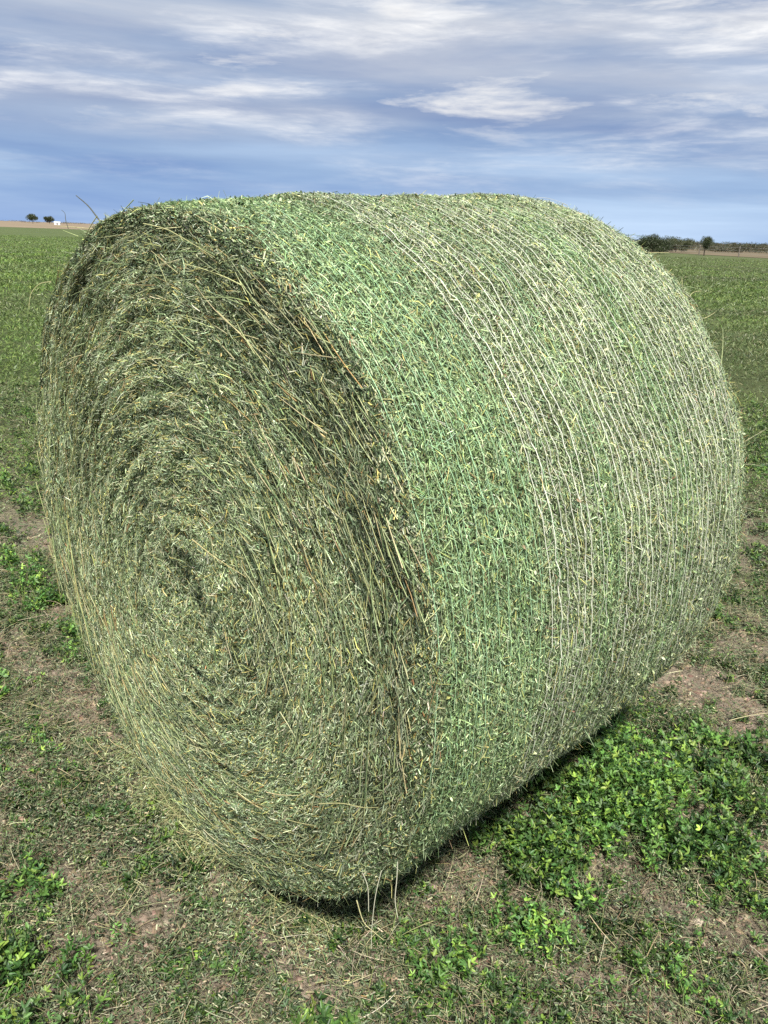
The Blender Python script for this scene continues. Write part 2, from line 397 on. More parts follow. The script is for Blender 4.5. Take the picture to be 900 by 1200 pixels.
def face_depth(x, zz, rho):
    """how far the cut face stands out (+, towards the viewer) from its plane"""
    rc = np.hypot(x - CX, (zz - CZ))
    ang = np.arctan2(zz - CZ, x - CX)
    d = 0.020 * (1 - rho ** 2)
    d = d - 0.026 * np.exp(-(rc / 0.085) ** 2) + 0.008 * np.exp(-((rc - 0.16) / 0.05) ** 2)
    d = d - 0.022 * np.clip((rho - 0.93) / 0.07, 0, 1) ** 2
    ring = np.sin((rc / 0.052 - ang / (2 * np.pi)) * 2 * np.pi + 2.5 * (vn(x * 4, zz * 4, None, 101) - .5))
    d = d + 0.0055 * ring * np.clip(vn(ang * 2.2 + 10, rc * 9, None, 103) * 2 - 0.4, 0, 1)
    d = d + (fbm(x * 6, zz * 6, None, 105, 3) - 0.5) * 0.045 + (fbm(rc * 42, ang * 5, None, 107, 2) - 0.5) * 0.014
    return d
def face_pt(x, zz, rho, lift=0.0, back=False):
    d = face_depth(x, zz, rho) + lift
    base = -d if not back else BL + d
    low = RB + zz
    low = np.where(low < 0.04, 0.04 * np.exp((low - 0.04) / 0.05), low)
    return BC * [1, 1, 0] - OFF + AX * base[..., None] + SD * x[..., None] + ZU * low[..., None]

def hay_body_mat():
    m = bpy.data.materials.new('packed_hay'); m.use_nodes = True; t = m.node_tree; p = t.nodes['Principled BSDF']
    tcn = nd(t, 'ShaderNodeTexCoord'); n = nd(t, 'ShaderNodeTexNoise'); n.inputs['Scale'].default_value = 110; n.inputs['Detail'].default_value = 4
    t.links.new(tcn.outputs['Object'], n.inputs['Vector'])
    t.links.new(ramp_n(t, n.outputs[0], [(0.35, (.035, .05, .022)), (0.5, (.08, .105, .045)), (0.7, (.2, .22, .10))]), p.inputs['Base Color'])
    p.inputs['Roughness'].default_value = 0.9
    b = nd(t, 'ShaderNodeBump'); b.inputs['Strength'].default_value = 1; b.inputs['Distance'].default_value = 0.01
    t.links.new(n.outputs[0], b.inputs['Height']); t.links.new(b.outputs[0], p.inputs['Normal'])
    return m
M_BODY = hay_body_mat()
tt, th = np.meshgrid(np.linspace(0, 1, 150), np.linspace(0, 2 * np.pi, 520, endpoint=False), indexing='ij')
grid_mesh('hay_roll', side_pt(tt, th, -0.006), M_BODY, bale, closed=True)
def face_under(name, back):
    r = np.linspace(0.0, 1.0, 150); th1 = np.linspace(0, 2 * np.pi, 400, endpoint=False)
    R_, T_ = np.meshgrid(r, th1, indexing='ij'); f = prof(np.array([1.0 if back else 0.0]))[0]
    tb = 1.0 if back else 0.0
    x = RA * f * R_ * np.cos(T_) * rim_x(T_, tb); zz = RB * f * R_ * np.sin(T_) * top_f(T_, tb)
    V = face_pt(x, zz, R_, -0.008, back)
    return V, x, zz
def edge_lump(th, back):
    t = np.full_like(th, 1.0 if back else 0.0)
    lump = (fbm(np.cos(th) * 3.2 + 5, np.sin(th) * 3.2 + 5, t * 3.5 + 3, 91, 3) - 0.5) * 0.035
    lump = lump + (fbm(t * 22, np.cos(th) * 6, np.sin(th) * 6, 95, 2) - 0.5) * 0.012
    return lump / 0.8

HAYP = [(.030, .045, .020), (.085, .125, .05), (.18, .24, .125), (.325, .39, .225), (.50, .55, .36), (.50, .47, .17), (.30, .19, .08)]
def face_bits(back, n_leaf, n_stem, n_long):
    s = Soup(); f0 = prof(np.array([1.0 if back else 0.0]))[0]
    # packed surface below the bits
    V, x, zz = face_under('x', back)
    def polar(n, pw=0.5):
        rho = rng.random(n) ** pw; a = rng.random(n) * 2 * np.pi
        f = f0 + edge_lump(a, back) * rho
        tb = 1.0 if back else 0.0
        return rho, a, RA * f * rho * np.cos(a) * rim_x(a, tb), RB * f * rho * np.sin(a) * top_f(a, tb)
    nout = AX * (1.0 if back else -1.0)
    def tang(x, zz, spread):
        spread = spread + 1.2 * np.exp(-(np.hypot(x - CX, zz - CZ) / .17) ** 2)
        a = np.arctan2(zz - CZ, x - CX) + np.pi / 2 + rng.normal(size=len(x)) * spread
        return SD * np.cos(a)[:, None] + ZU * np.sin(a)[:, None]
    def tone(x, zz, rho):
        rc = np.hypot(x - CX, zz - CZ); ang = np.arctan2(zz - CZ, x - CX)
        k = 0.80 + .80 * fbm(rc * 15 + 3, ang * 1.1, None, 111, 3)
        k = k * (1 - 0.40 * np.clip((rho - 0.78) / 0.12, 0, 1) * (0.55 + 0.45 * np.clip(x / 0.5 + zz, -1, 1)))  # coarser dark hay in the last turns, with its self-shadow put into the colour
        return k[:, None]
    # leaf flakes
    rho, a, x, zz = polar(n_leaf)
    lift = rng.random(n_leaf) * 0.012 - 0.004
    P = face_pt(x, zz, rho, lift, back)
    D = tang(x, zz, 0.80) + nout * rng.normal(size=(n_leaf, 1)) * 0.45
    Nn = nout + rng.normal(size=(n_leaf, 3)) * 0.55
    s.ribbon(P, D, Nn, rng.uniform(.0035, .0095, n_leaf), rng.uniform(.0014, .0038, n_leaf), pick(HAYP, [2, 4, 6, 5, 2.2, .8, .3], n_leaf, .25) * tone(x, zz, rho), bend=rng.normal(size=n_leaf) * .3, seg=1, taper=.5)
    # short stems
    rho, a, x, zz = polar(n_stem)
    P = face_pt(x, zz, rho, rng.random(n_stem) * 0.014 - 0.002, back)
    D = tang(x, zz, 0.50) + nout * rng.normal(size=(n_stem, 1)) * 0.25
    s.ribbon(P, D, nout + rng.normal(size=(n_stem, 3)) * 0.4, rng.uniform(.010, .034, n_stem), rng.uniform(.0008, .0018, n_stem),
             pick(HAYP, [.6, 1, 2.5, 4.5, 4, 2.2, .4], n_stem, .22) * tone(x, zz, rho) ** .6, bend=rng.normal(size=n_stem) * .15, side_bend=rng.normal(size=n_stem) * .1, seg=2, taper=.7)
    # long stalks that follow the turns
    rho, a, x, zz = polar(n_long, 0.42)
    ln = rng.uniform(.04, .17, n_long) * np.clip(rho * 1.6, .3, 1) ; rc = np.hypot(x, zz) + .05
    P = face_pt(x, zz, np.minimum(rho, .97), rng.random(n_long) * 0.010 + 0.005, back)
    D = tang(x, zz, 0.24) + nout * rng.normal(size=(n_long, 1)) * 0.06
    s.stalk(P, D, np.tile(nout, (n_long, 1)), ln, rng.uniform(.0006, .0013, n_long), pick([(.38, .42, .20), (.50, .48, .26), (.30, .37, .18), (.36, .27, .12), (.14, .19, .09)], [3, 2.2, 3.5, .6, 2], n_long),
            bend=rng.normal(size=n_long) * .05, side_bend=np.clip(ln / rc, 0, 1) * .125 * rng.choice([1, 1, 1, -.4], n_long), seg=4)
    return s
fr = face_bits(False, 560000, 70000, 2000)
# tangle standing out of the rim
def rim_tuft(s, back, n, reach=1.0):
    a = rng.random(n) * 2 * np.pi; t = np.full(n, 1.0 if back else 0.0) + (-1 if back else 1) * rng.random(n) * 0.02
    P = side_pt(t, a, 0.002); sgn = 1 if back else -1
    D = side_t(a) * rng.normal(size=(n, 1)) * 1.0 + side_n(a) * rng.uniform(-.1, .6, (n, 1)) + AX * sgn * rng.uniform(-.2, .8, (n, 1))
    ok = P[:, 2] > 0.03; P, D, a = P[ok], D[ok], a[ok]; m = len(P)
    s.stalk(P, D, side_n(a), rng.gamma(2.0, .010, m) * reach + .008, rng.uniform(.0005, .0011, m), pick(HAYP, [2, 3, 4, 4, 2.5, 1.5, .6], m), bend=rng.normal(size=m) * .2, seg=3)
rim_tuft(fr, False, 6000, .8)
V, _, _ = face_under('x', False)
def rim_roll(s, back, n):
    # flakes that wrap the corner between the cut face and the side
    a = rng.random(n) * 2 * np.pi; q = rng.random(n); tb = 1.0 if back else 0.0; sg = 1 if back else -1
    f = prof(np.array([tb]))[0] + edge_lump(a, back); rho = np.full(n, .955)
    Pf = face_pt(RA * f * rho * np.cos(a) * rim_x(a, tb), RB * f * rho * np.sin(a) * top_f(a, tb), rho, 0.002, back)
    Ps = side_pt(np.full(n, .985 if back else .013), a, 0.000)
    P = Pf * (1 - q)[:, None] + Ps * q[:, None] + (AX * sg + side_n(a)) * (q * (1 - q) * .020 + rng.random(n) * .007)[:, None]
    Nn = AX * sg * (1 - q)[:, None] + side_n(a) * q[:, None]
    D = side_t(a) + Nn * rng.normal(size=(n, 1)) * .4 + np.cross(Nn, side_t(a)) * rng.normal(size=(n, 1)) * .9
    ok = P[:, 2] > .012; P, D, Nn = P[ok], D[ok], Nn[ok]; m = len(P)
    s.ribbon(P, D, Nn + rng.normal(size=(m, 3)) * .5, rng.uniform(.005, .018, m), rng.uniform(.0015, .0045, m), pick(HAYP, [4, 5, 5, 3.5, 1.6, 1, .4], m, .25), bend=rng.normal(size=m) * .3, seg=1, taper=.5)
rim_roll(fr, False, 70000)
face_o = fr.build('cut_face', M_HAY, bale)
grid_mesh('face_backing', V, M_BODY, face_o, closed=True)
bk = face_bits(True, 40000, 9000, 900); rim_tuft(bk, True, 5000); rim_roll(bk, True, 16000)
V, _, _ = face_under('x', True)
back_o = bk.build('rear_face', M_HAY, bale)
grid_mesh('face_backing', V, M_BODY, back_o, closed=True)

# hay pressed under the netting
s = Soup()
def cyl(n): return rng.random(n), rng.random(n) * 2 * np.pi
def sidebits(n, l0, l1, w0, w1, lift0, lift1, spread, pal, wts, tilt, seg=1):
    # most of them where the curved side can be seen, fewer low on the far flank
    t, a = cyl(n); keep = (np.cos(a) > -0.55) | (rng.random(n) < 0.35); t, a = t[keep], a[keep]; n = len(t)
    P = side_pt(t, a, lift0 + rng.random(n) * (lift1 - lift0))
    ok = P[:, 2] > 0.012; P, t, a = P[ok], t[ok], a[ok]; n = len(t)
    b = rng.normal(size=n) * spread
    D = side_t(a) * np.cos(b)[:, None] + AX * np.sin(b)[:, None] + side_n(a) * rng.normal(size=(n, 1)) * tilt
    k = 0.72 + 0.6 * fbm(t * 9, np.cos(a) * 4, np.sin(a) * 4, 121, 3)
    gb = np.interp(t, [0, .03, .20, .26, .36, .39, .42, .46, .58, .63, .70, .75, 1], [0, 1, .9, .1, .1, .8, .8, .1, .1, .8, .8, .1, 0])[:, None] * (.12 + .5 * vn(t * 14, a * 3, None, 123)[:, None])   # fresher, greener turns
    gm = np.array([1, 1, 1.]) * (1 - gb) + np.array([.80, 1.06, .74]) * gb
    s.ribbon(P, D, side_n(a) + rng.normal(size=(n, 3)) * tilt * 1.6, rng.uniform(l0, l1, n), rng.uniform(w0, w1, n), pick(pal, wts, n, .22) * k[:, None] * gm, bend=rng.normal(size=n) * .25, seg=seg, taper=.5)
SIDP = [(.040, .060, .028), (.10, .148, .064), (.20, .272, .13), (.335, .41, .225), (.52, .57, .37), (.52, .50, .20), (.30, .20, .12)]
sidebits(900000, .0032, .0092, .0012, .0032, -.004, .007, .75, SIDP, [2.6, 3.6, 5.2, 5, 2.0, .5, .2], .38)
sidebits(60000, .012, .035, .0009, .0020, .0, .008, .8, SIDP, [.6, 1, 3, 5, 5, 2, .4], .18, 2)
# bits that poke out through the mesh
n = 9000; t, a = cyl(n); P = side_pt(t, a, 0.004); ok = P[:, 2] > .05; P, t, a = P[ok], t[ok], a[ok]; n = len(t)
s.stalk(P, side_n(a) * rng.uniform(.1, 1, (n, 1)) + side_t(a) * rng.normal(size=(n, 1)) + AX * rng.normal(size=(n, 1)) * .6, side_t(a) + .1 * AX, rng.gamma(2, .005, n) + .006, rng.uniform(.0004, .0009, n),
        pick(SIDP, [1, 2, 3, 4, 3, 2, .3], n), bend=rng.normal(size=n) * .25, seg=2)
n = 9000; t, a = cyl(n); P = side_pt(t, a, 0.003); ok = P[:, 2] > .05; P, t, a = P[ok], t[ok], a[ok]; n = len(t)
s.leaf(P, side_n(a) * rng.uniform(.2, 1, (n, 1)) + side_t(a) * rng.normal(size=(n, 1)) * .8 + AX * rng.normal(size=(n, 1)) * .8, side_n(a) + rng.normal(size=(n, 3)) * .5, rng.uniform(.006, .014, n), rng.uniform(.003, .006, n), pick(SIDP, [3, 4, 4, 3, 1, .2, .2], n))
# loose stems hanging along the lower edges
n = 1400; a = rng.uniform(-1.35, -.35, n); t = rng.random(n); P = side_pt(t, a, .002)
s.stalk(P, side_n(a) * rng.uniform(.1, .8, (n, 1)) + np.array([0, 0, -1.]) * rng.uniform(0, 1, (n, 1)) + AX * rng.normal(size=(n, 1)) * .5, side_t(a), rng.gamma(2.5, .009, n) + .008, rng.uniform(.0004, .0010, n), pick(SIDP, [1, 2, 3, 4, 3, 2, .3], n), bend=rng.normal(size=n) * .25, seg=3)
s.build('side_hay', M_HAY, bale)

# netting: knitted chains round the bale with zigzag threads between them
def net_band(t):
    """0 green thread, 1 white thread"""
    return np.interp(t, [0, .22, .27, .36, .37, .42, .44, .60, .63, .70, .72, 1], [.05, .10, .9, .9, .25, .25, .98, .98, .2, .2, .95, .95])
s = Soup()
white = np.array([.70, .72, .60]); grn = np.array([.36, .58, .34])
SEG = 330
def run(t0, th0, th1, lift, wd, colr, wob=.004, seed=0, seg=SEG):
    a = np.linspace(th0, th1, seg + 1)
    t = t0 + (vn(a * 1.3 + 20, np.full_like(a, t0 * 40), None, seed) - .5) * wob * 2 + (vn(a * 14 + 20, np.full_like(a, t0 * 60), None, seed + 5) - .5) * .0009
    r = lift + (vn(a * 30, np.full_like(a, t0 * 80), None, seed + 9) - .5) * .008
    P = side_pt(np.clip(t, 0.001, .999), a, r)
    P0, P1 = P[:-1], P[1:]; th = (a[:-1] + a[1:]) / 2
    n = len(P0); S_ = np.cross(nrm(P1 - P0), side_n(th)) * wd / 2
    V = np.stack([P0 - S_, P0 + S_, P1 + S_, P1 - S_], 1)
    ok = (P0[:, 2] > .006)
    s.add(V[ok], [(0, 1, 2, 3)], (colr[None] * (1 + rng.normal(size=(n, 1)) * .08))[ok])
chains = []
for layer in range(2):
    SPC = (.0265, .0235)[layer]; nch = int(BL / SPC); off = 0.2 * SPC
    ts = (off + np.arange(nch) * SPC + rng.normal(size=nch) * .0016 + .004) / BL
    for i, t0 in enumerate(ts):
        if t0 > .995: continue
        wf = net_band(t0); isw = rng.random() < wf and t0 > .24
        colr = white * rng.uniform(.85, 1.1) if isw else grn * rng.uniform(.85, 1.25)
        run(t0, 0, 2 * np.pi, .0092 - layer * .0054, ((.0020, .0012)[layer] if isw else .0012) * rng.uniform(.8, 1.15), colr, wob=(.0022, .004)[layer], seed=200 + layer)
        # zigzag to the next chain
        m = 300 + layer * 6; a = np.linspace(0, 2 * np.pi, m, endpoint=False) + rng.random() * .02
        a = a + rng.normal(size=m) * .002; zig = (np.arange(m) % 2)
        dt = SPC / BL
        ta = t0 + zig * dt; tb = t0 + (1 - zig) * dt; b_ = np.roll(a, -1); b_[-1] += 2 * np.pi
        P0 = side_pt(np.clip(ta, 0, 1), a, np.full(m, .004) + (rng.random(m) - .6) * .006); P1 = side_pt(np.clip(tb, 0, 1), b_, np.full(m, .004) + (rng.random(m) - .6) * .006)
        wd = .0009; S_ = np.cross(nrm(P1 - P0), side_n(a)) * wd / 2
        ok = (P0[:, 2] > .01) & (rng.random(m) < .6)
        cc = np.where(rng.random((m, 1)) < wf * .75, white, grn) * rng.uniform(.8, 1.15, (m, 1))
        s.add(np.stack([P0 - S_, P0 + S_, P1 + S_, P1 - S_], 1)[ok], [(0, 1, 2, 3)], cc[ok])
# heavier bunched threads where the net gathered
for t0 in (.30,):
    run(t0, -.4, 3.3, .0070, .0017, white * .8, wob=.003, seed=300 + int(t0 * 100))
s.build('net_wrap', M_NET, bale)

# single stalks standing off the bale
def wire(name, pts, rad, col, parent, mat=None, tip=.4):
    s = Soup(); pts = np.array(pts, float); n = len(pts); V = []
    cr = []
    for k in range(n):
        d = nrm(pts[min(k + 1, n - 1)] - pts[max(k - 1, 0)]); a = nrm(np.cross(d, [0.3, .2, 1.0])); b = np.cross(d, a)
        r = rad * (1 - (1 - tip) * k / (n - 1))
        cr.append([pts[k] + (a * math.cos(q) + b * math.sin(q)) * r for q in np.arange(5) * 2 * math.pi / 5])
    cr = np.array(cr)
    s.add(cr.reshape(1, -1, 3), [(5 * k + j, 5 * k + (j + 1) % 5, 5 * k + 5 + (j + 1) % 5, 5 * k + 5 + j) for k in range(n - 1) for j in range(5)], np.array([col]))
    o = s.build(name, mat or M_HAY, parent)
    return o
def px_at(px, py, depth):
    """point at a depth along the view (used once, to set a stalk's tip in space)"""
    a, b = px - 450, py - 600
    sx = c_ * a + s_ * b; sy = -s_ * a + c_ * b
    return np.array([sx / F_PX * depth, depth * (CP - sy / F_PX * SP), CAM_H + depth * (-SP - sy / F_PX * CP)]) - OFF
def stalk_px(name, lst, depth, rad, col, label=None, ddepth=0.0, mat=None, tip=.4):
    n = len(lst); pts = []
    L_ = np.array(lst, float); uu = np.linspace(0, n - 1, (n - 1) * 5 + 1)
    # smooth curve through the points
    for q in uu:
        i = int(min(q, n - 2)); f = q - i
        p0, p1, p2, p3 = L_[max(i - 1, 0)], L_[i], L_[i + 1], L_[min(i + 2, n - 1)]
        p = 0.5 * ((2 * p1) + (-p0 + p2) * f + (2 * p0 - 5 * p1 + 4 * p2 - p3) * f * f + (-p0 + 3 * p1 - 3 * p2 + p3) * f ** 3)
        pts.append(px_at(p[0], p[1], depth + ddepth * q / (n - 1)))
    o = wire(name, pts, rad, col, bale, mat, tip)
    if label: o['label'] = label
    return o
dk_ = (.07, .075, .05); st_ = (.45, .43, .22); wh_ = (.48, .48, .36)
stalk_px('stalk', [(124, 268), (114, 255), (103, 241), (89, 229)], 1.72, .0022, dk_, 'dark bare stalk sticking up from the left rim')
stalk_px('stalk', [(80, 268), (77, 258), (76, 250), (72, 246)], 1.70, .0009, dk_)
stalk_px('stalk', [(125, 270), (105, 268), (85, 266), (66, 265)], 1.70, .0011, st_)
stalk_px('stalk', [(92, 277), (84, 274), (74, 270)], 1.70, .0012, (.35, .42, .18))
stalk_px('stalk', [(60, 330), (46, 333), (36, 345), (34, 362)], 1.75, .0009, st_)
stalk_px('stalk', [(744, 296), (764, 296), (784, 296)], 2.45, .0016, st_)
stalk_px('stalk', [(800, 345), (799, 325)], 2.55, .0016, st_)
stalk_px('stalk', [(805, 352), (812, 343), (822, 341)], 2.5, .0014, st_)
stalk_px('stalk', [(818, 375), (828, 372), (838, 366)], 2.5, .0016, st_)
stalk_px('stalk', [(845, 428), (847, 405), (847, 386)], 2.5, .0020, (.36, .42, .2))
stalk_px('stalk', [(868, 520), (882, 512), (899, 502)], 2.5, .0012, (.4, .4, .25))
stalk_px('stalk', [(862, 545), (880, 544), (893, 547)], 2.5, .0012, (.4, .4, .25))
stalk_px('stalk', [(772, 792), (788, 788), (800, 786)], 2.2, .0022, (.55, .52, .33))
stalk_px('net_thread', [(615, 234), (640, 232), (665, 240)], 2.55, .0010, (.5, .52, .45), mat=M_NET)
stalk_px('net_thread', [(466, 1010), (465, 1030), (463, 1055), (466, 1075)], 1.25, .0009, wh_, mat=M_NET, tip=.8)
stalk_px('net_thread', [(425, 1023), (431, 1040), (432, 1068)], 1.22, .0008, wh_, mat=M_NET, tip=.8)
stalk_px('net_thread', [(447, 1020), (440, 1050), (436, 1085), (435, 1112)], 1.20, .0007, wh_, mat=M_NET, tip=.8)
stalk_px('stalk', [(418, 1055), (426, 1080), (438, 1092), (450, 1102)], 1.18, .0010, st_)
# stray stalks lying across the cut face
for lst, rad, col in ([[(225, 632), (250, 652), (288, 676)], .0013, (.52, .45, .22)], [[(374, 942), (400, 941), (428, 947), (443, 946)], .0013, (.48, .46, .22)],
                      [[(222, 873), (245, 881), (266, 892)], .0011, (.46, .46, .24)], [[(328, 834), (338, 850), (346, 864)], .0012, (.5, .5, .28)],
                      [[(168, 262), (195, 268), (225, 285), (252, 302)], .0012, (.42, .42, .2)], [[(182, 300), (195, 330), (188, 360)], .0008, (.40, .42, .2)],
                      [[(78, 610), (88, 680), (102, 740), (112, 790)], .0012, (.50, .46, .2)], [[(100, 790), (113, 785), (124, 776)], .0010, (.45, .45, .24)],
                      [[(255, 365), (290, 400), (320, 440)], .0010, (.5, .48, .24)], [[(428, 720), (432, 690), (440, 655)], .0010, (.42, .44, .2)]):
    # follow the face: intersect each view ray with the face plane
    pts = []
    for px, py in lst:
        d = px_at(px, py, 1.0) + OFF - np.array([0, 0, CAM_H]); o_ = np.array([0, 0, CAM_H])
        k = ((BC - AX * 0.045 - o_) @ AX) / (d @ AX); pts.append(o_ + d * k - OFF)
    pts = np.array(pts); uu = np.linspace(0, len(pts) - 1, 9); pts = np.stack([np.interp(uu, np.arange(len(pts)), pts[:, k]) for k in range(3)], 1)
    wire('stalk', pts, rad, col, bale)

# ------------------------------------------------------------------ ground cover
def wedge(n, r0, r1, half=math.radians(40), pw=None):
    """points with density falling as 1/r^2 (log-uniform in r)"""
    r = r0 * (r1 / r0) ** rng.random(n); a = rng.uniform(-half, half, n)
    return r * np.sin(a), r * np.cos(a), r
def disk(n, x0, x1, y0, y1): return rng.uniform(x0, x1, n), rng.uniform(y0, y1, n)
ALF = [(.028, .062, .022), (.045, .10, .026), (.080, .16, .034), (.16, .25, .045), (.08, .13, .05)]
LIT = [(.04, .055, .030), (.09, .12, .060), (.17, .20, .115), (.28, .29, .18), (.35, .33, .21), (.15, .11, .07), (.08, .14, .05)]

# hay litter on the soil, near
def litter(n, dens, x0, x1, y0, y1, scale=1.0):
    x, y = disk(n, x0, x1, y0, y1); b, l = cover_maps(x, y)
    hl = fbm(x * 4, y * 4, None, 131, 3)
    k = (rng.random(n) < np.clip(1.25 - 1.0 * b - 0.15 * l + (hl - .5) * 0.9, 0.06, 1)) & ~in_bale(x, y, -.03)
    return x[k], y[k]
s = Soup()
for (n, x0, x1, y0, y1, sc_) in ((620000, -2.4, 2.4, 0.6, 3.4, 1.0), (170000, -5, 5, 3.4, 7.5, 1.7)):
    x, y = litter(n, 1, x0, x1, y0, y1); n = len(x); z0 = terrain_h(x, y)
    P = np.stack([x, y, z0 + rng.random(n) * (.012 + .035 * np.clip(fbm(x * 7, y * 7, None, 133, 3) * 2.4 - .8, 0, 1)) * sc_ ** .5 + .003], 1); a = rng.random(n) * 2 * np.pi
    s.ribbon(P, np.stack([np.cos(a), np.sin(a), rng.normal(size=n) * .35], 1), np.array([0, 0, 1.]) + rng.normal(size=(n, 3)) * .55, rng.uniform(.005, .014, n) * sc_, rng.uniform(.0020, .0060, n) * sc_,
             pick(LIT, [4.5, 5, 4.5, 2.0, .9, .9, 3.2], n, .25), bend=rng.normal(size=n) * .3, seg=1, taper=.5)
    x, y = litter(n // 5, 1, x0, x1, y0, y1); n = len(x); z0 = terrain_h(x, y)
    P = np.stack([x, y, z0 + rng.random(n) ** 2 * .03 + .004], 1); a = rng.random(n) * 2 * np.pi
    s.stalk(P, np.stack([np.cos(a), np.sin(a), rng.normal(size=n) * .18], 1), np.tile([0, 0, 1.], (n, 1)), rng.gamma(2.2, .014, n) * sc_ ** .5 + .008, rng.uniform(.0004, .0010, n) * sc_,
            pick([(.36, .33, .20), (.26, .27, .14), (.45, .40, .27), (.15, .17, .08), (.22, .15, .09)], [3, 3, 1.6, 3, 1.4], n), bend=rng.normal(size=n) * .2, side_bend=rng.normal(size=n) * .15, seg=3)
n = 3000; x, y = disk(n, -2.2, 2.2, .7, 3.4); k = ~in_bale(x, y, .1); x, y = x[k], y[k]; n = len(x); a = rng.random(n) * 2 * np.pi
s.stalk(np.stack([x, y, terrain_h(x, y) + rng.uniform(.01, .04, n)], 1), np.stack([np.cos(a), np.sin(a), rng.normal(size=n) * .15], 1), np.tile([0, 0, 1.], (n, 1)), rng.gamma(3, .022, n) + .02, rng.uniform(.0005, .0011, n),
        pick([(.42, .38, .22), (.50, .45, .32), (.30, .30, .15)], [3, 2, 2], n), bend=rng.normal(size=n) * .12, side_bend=rng.normal(size=n) * .15, seg=5)
# hay shed along the bale's foot
for n, u0, u1, v0, v1, spread_ in ((26000, -.13, .02, -.42, .42, 1), (30000, -.05, BL + .05, .20, .50, 1), (14000, -.05, BL + .05, -.50, -.2, 1)):
    u = rng.uniform(u0, u1, n); v = rng.uniform(v0, v1, n)
    if u1 < .1: u = .02 - np.abs(rng.normal(size=n)) * .055; v = rng.normal(size=n) * .2
    x = BC[0] + u * AX[0] + v * SD[0]; y = BC[1] + u * AX[1] + v * SD[1]; z0 = terrain_h(x, y); a = rng.random(n) * 6.283
    kk = rng.random(n) < np.clip(fbm(x * 9, y * 9, None, 137, 2) * 2.4 - .5, .1, 1); x, y, z0, a = x[kk], y[kk], z0[kk], a[kk]; n = len(x)
    s.ribbon(np.stack([x, y, z0 + rng.random(n) ** 1.5 * .035 + .003], 1), np.stack([np.cos(a), np.sin(a), rng.normal(size=n) * .5], 1), np.array([0, 0, 1.]) + rng.normal(size=(n, 3)) * .6, rng.uniform(.005, .016, n), rng.uniform(.0015, .0045, n), pick(HAYP, [3, 4, 5, 4, 2, 1, .5], n, .25), bend=rng.normal(size=n) * .3, seg=1, taper=.5)
    m = n // 14; s.stalk(np.stack([x[:m], y[:m], z0[:m] + rng.uniform(.01, .05, m)], 1), np.stack([np.cos(a[:m]), np.sin(a[:m]), rng.normal(size=m) * .5], 1), np.tile([0, 0, 1.], (m, 1)), rng.gamma(3, .016, m) + .01, rng.uniform(.0005, .001, m), pick([(.36, .38, .18), (.46, .43, .22), (.2, .24, .1)], [3, 2, 3], m), bend=rng.normal(size=m) * .2, side_bend=rng.normal(size=m) * .15, seg=4)
tag(s.build('hay_litter', M_DRY), 'scattered dry hay crumbs and loose stems lying over the mown soil', 'litter', kind='stuff')

# soil crumbs
def clods(n):
    s = Soup(); x, y = disk(n, -2.6, 2.6, .6, 3.6); b, l = cover_maps(x, y); k = (rng.random(n) < b * .9 + .1) & ~in_bale(x, y); x, y = x[k], y[k]; n = len(x)
    r = np.clip(rng.gamma(1.8, .0017, n), .001, .011); base = np.array([[-1, -1, -.7], [1, -1, -.7], [1, 1, -.7], [-1, 1, -.7], [-.8, -.8, .7], [.8, -.8, .7], [.8, .8, .7], [-.8, .8, .7]])
    V = base[None] * (1 + rng.normal(size=(n, 8, 3)) * .28) * r[:, None, None]; V[..., 2] *= .7
    a = rng.random(n) * 6.28; ca, sa = np.cos(a)[:, None], np.sin(a)[:, None]; V = np.stack([V[..., 0] * ca - V[..., 1] * sa, V[..., 0] * sa + V[..., 1] * ca, V[..., 2]], -1)
    V += np.stack([x, y, terrain_h(x, y) + r * .25], 1)[:, None]
    s.add(V, [(4, 5, 6, 7), (0, 1, 5, 4), (1, 2, 6, 5), (2, 3, 7, 6), (3, 0, 4, 7)], pick([(.27, .20, .145), (.20, .145, .10), (.34, .27, .20)], [3, 3, 1], n, .15))
    return s
tag(clods(65000).build('soil_crumbs', M_DRY), 'small clods and crumbs of dry brown soil in the bare patches', 'soil', kind='stuff')

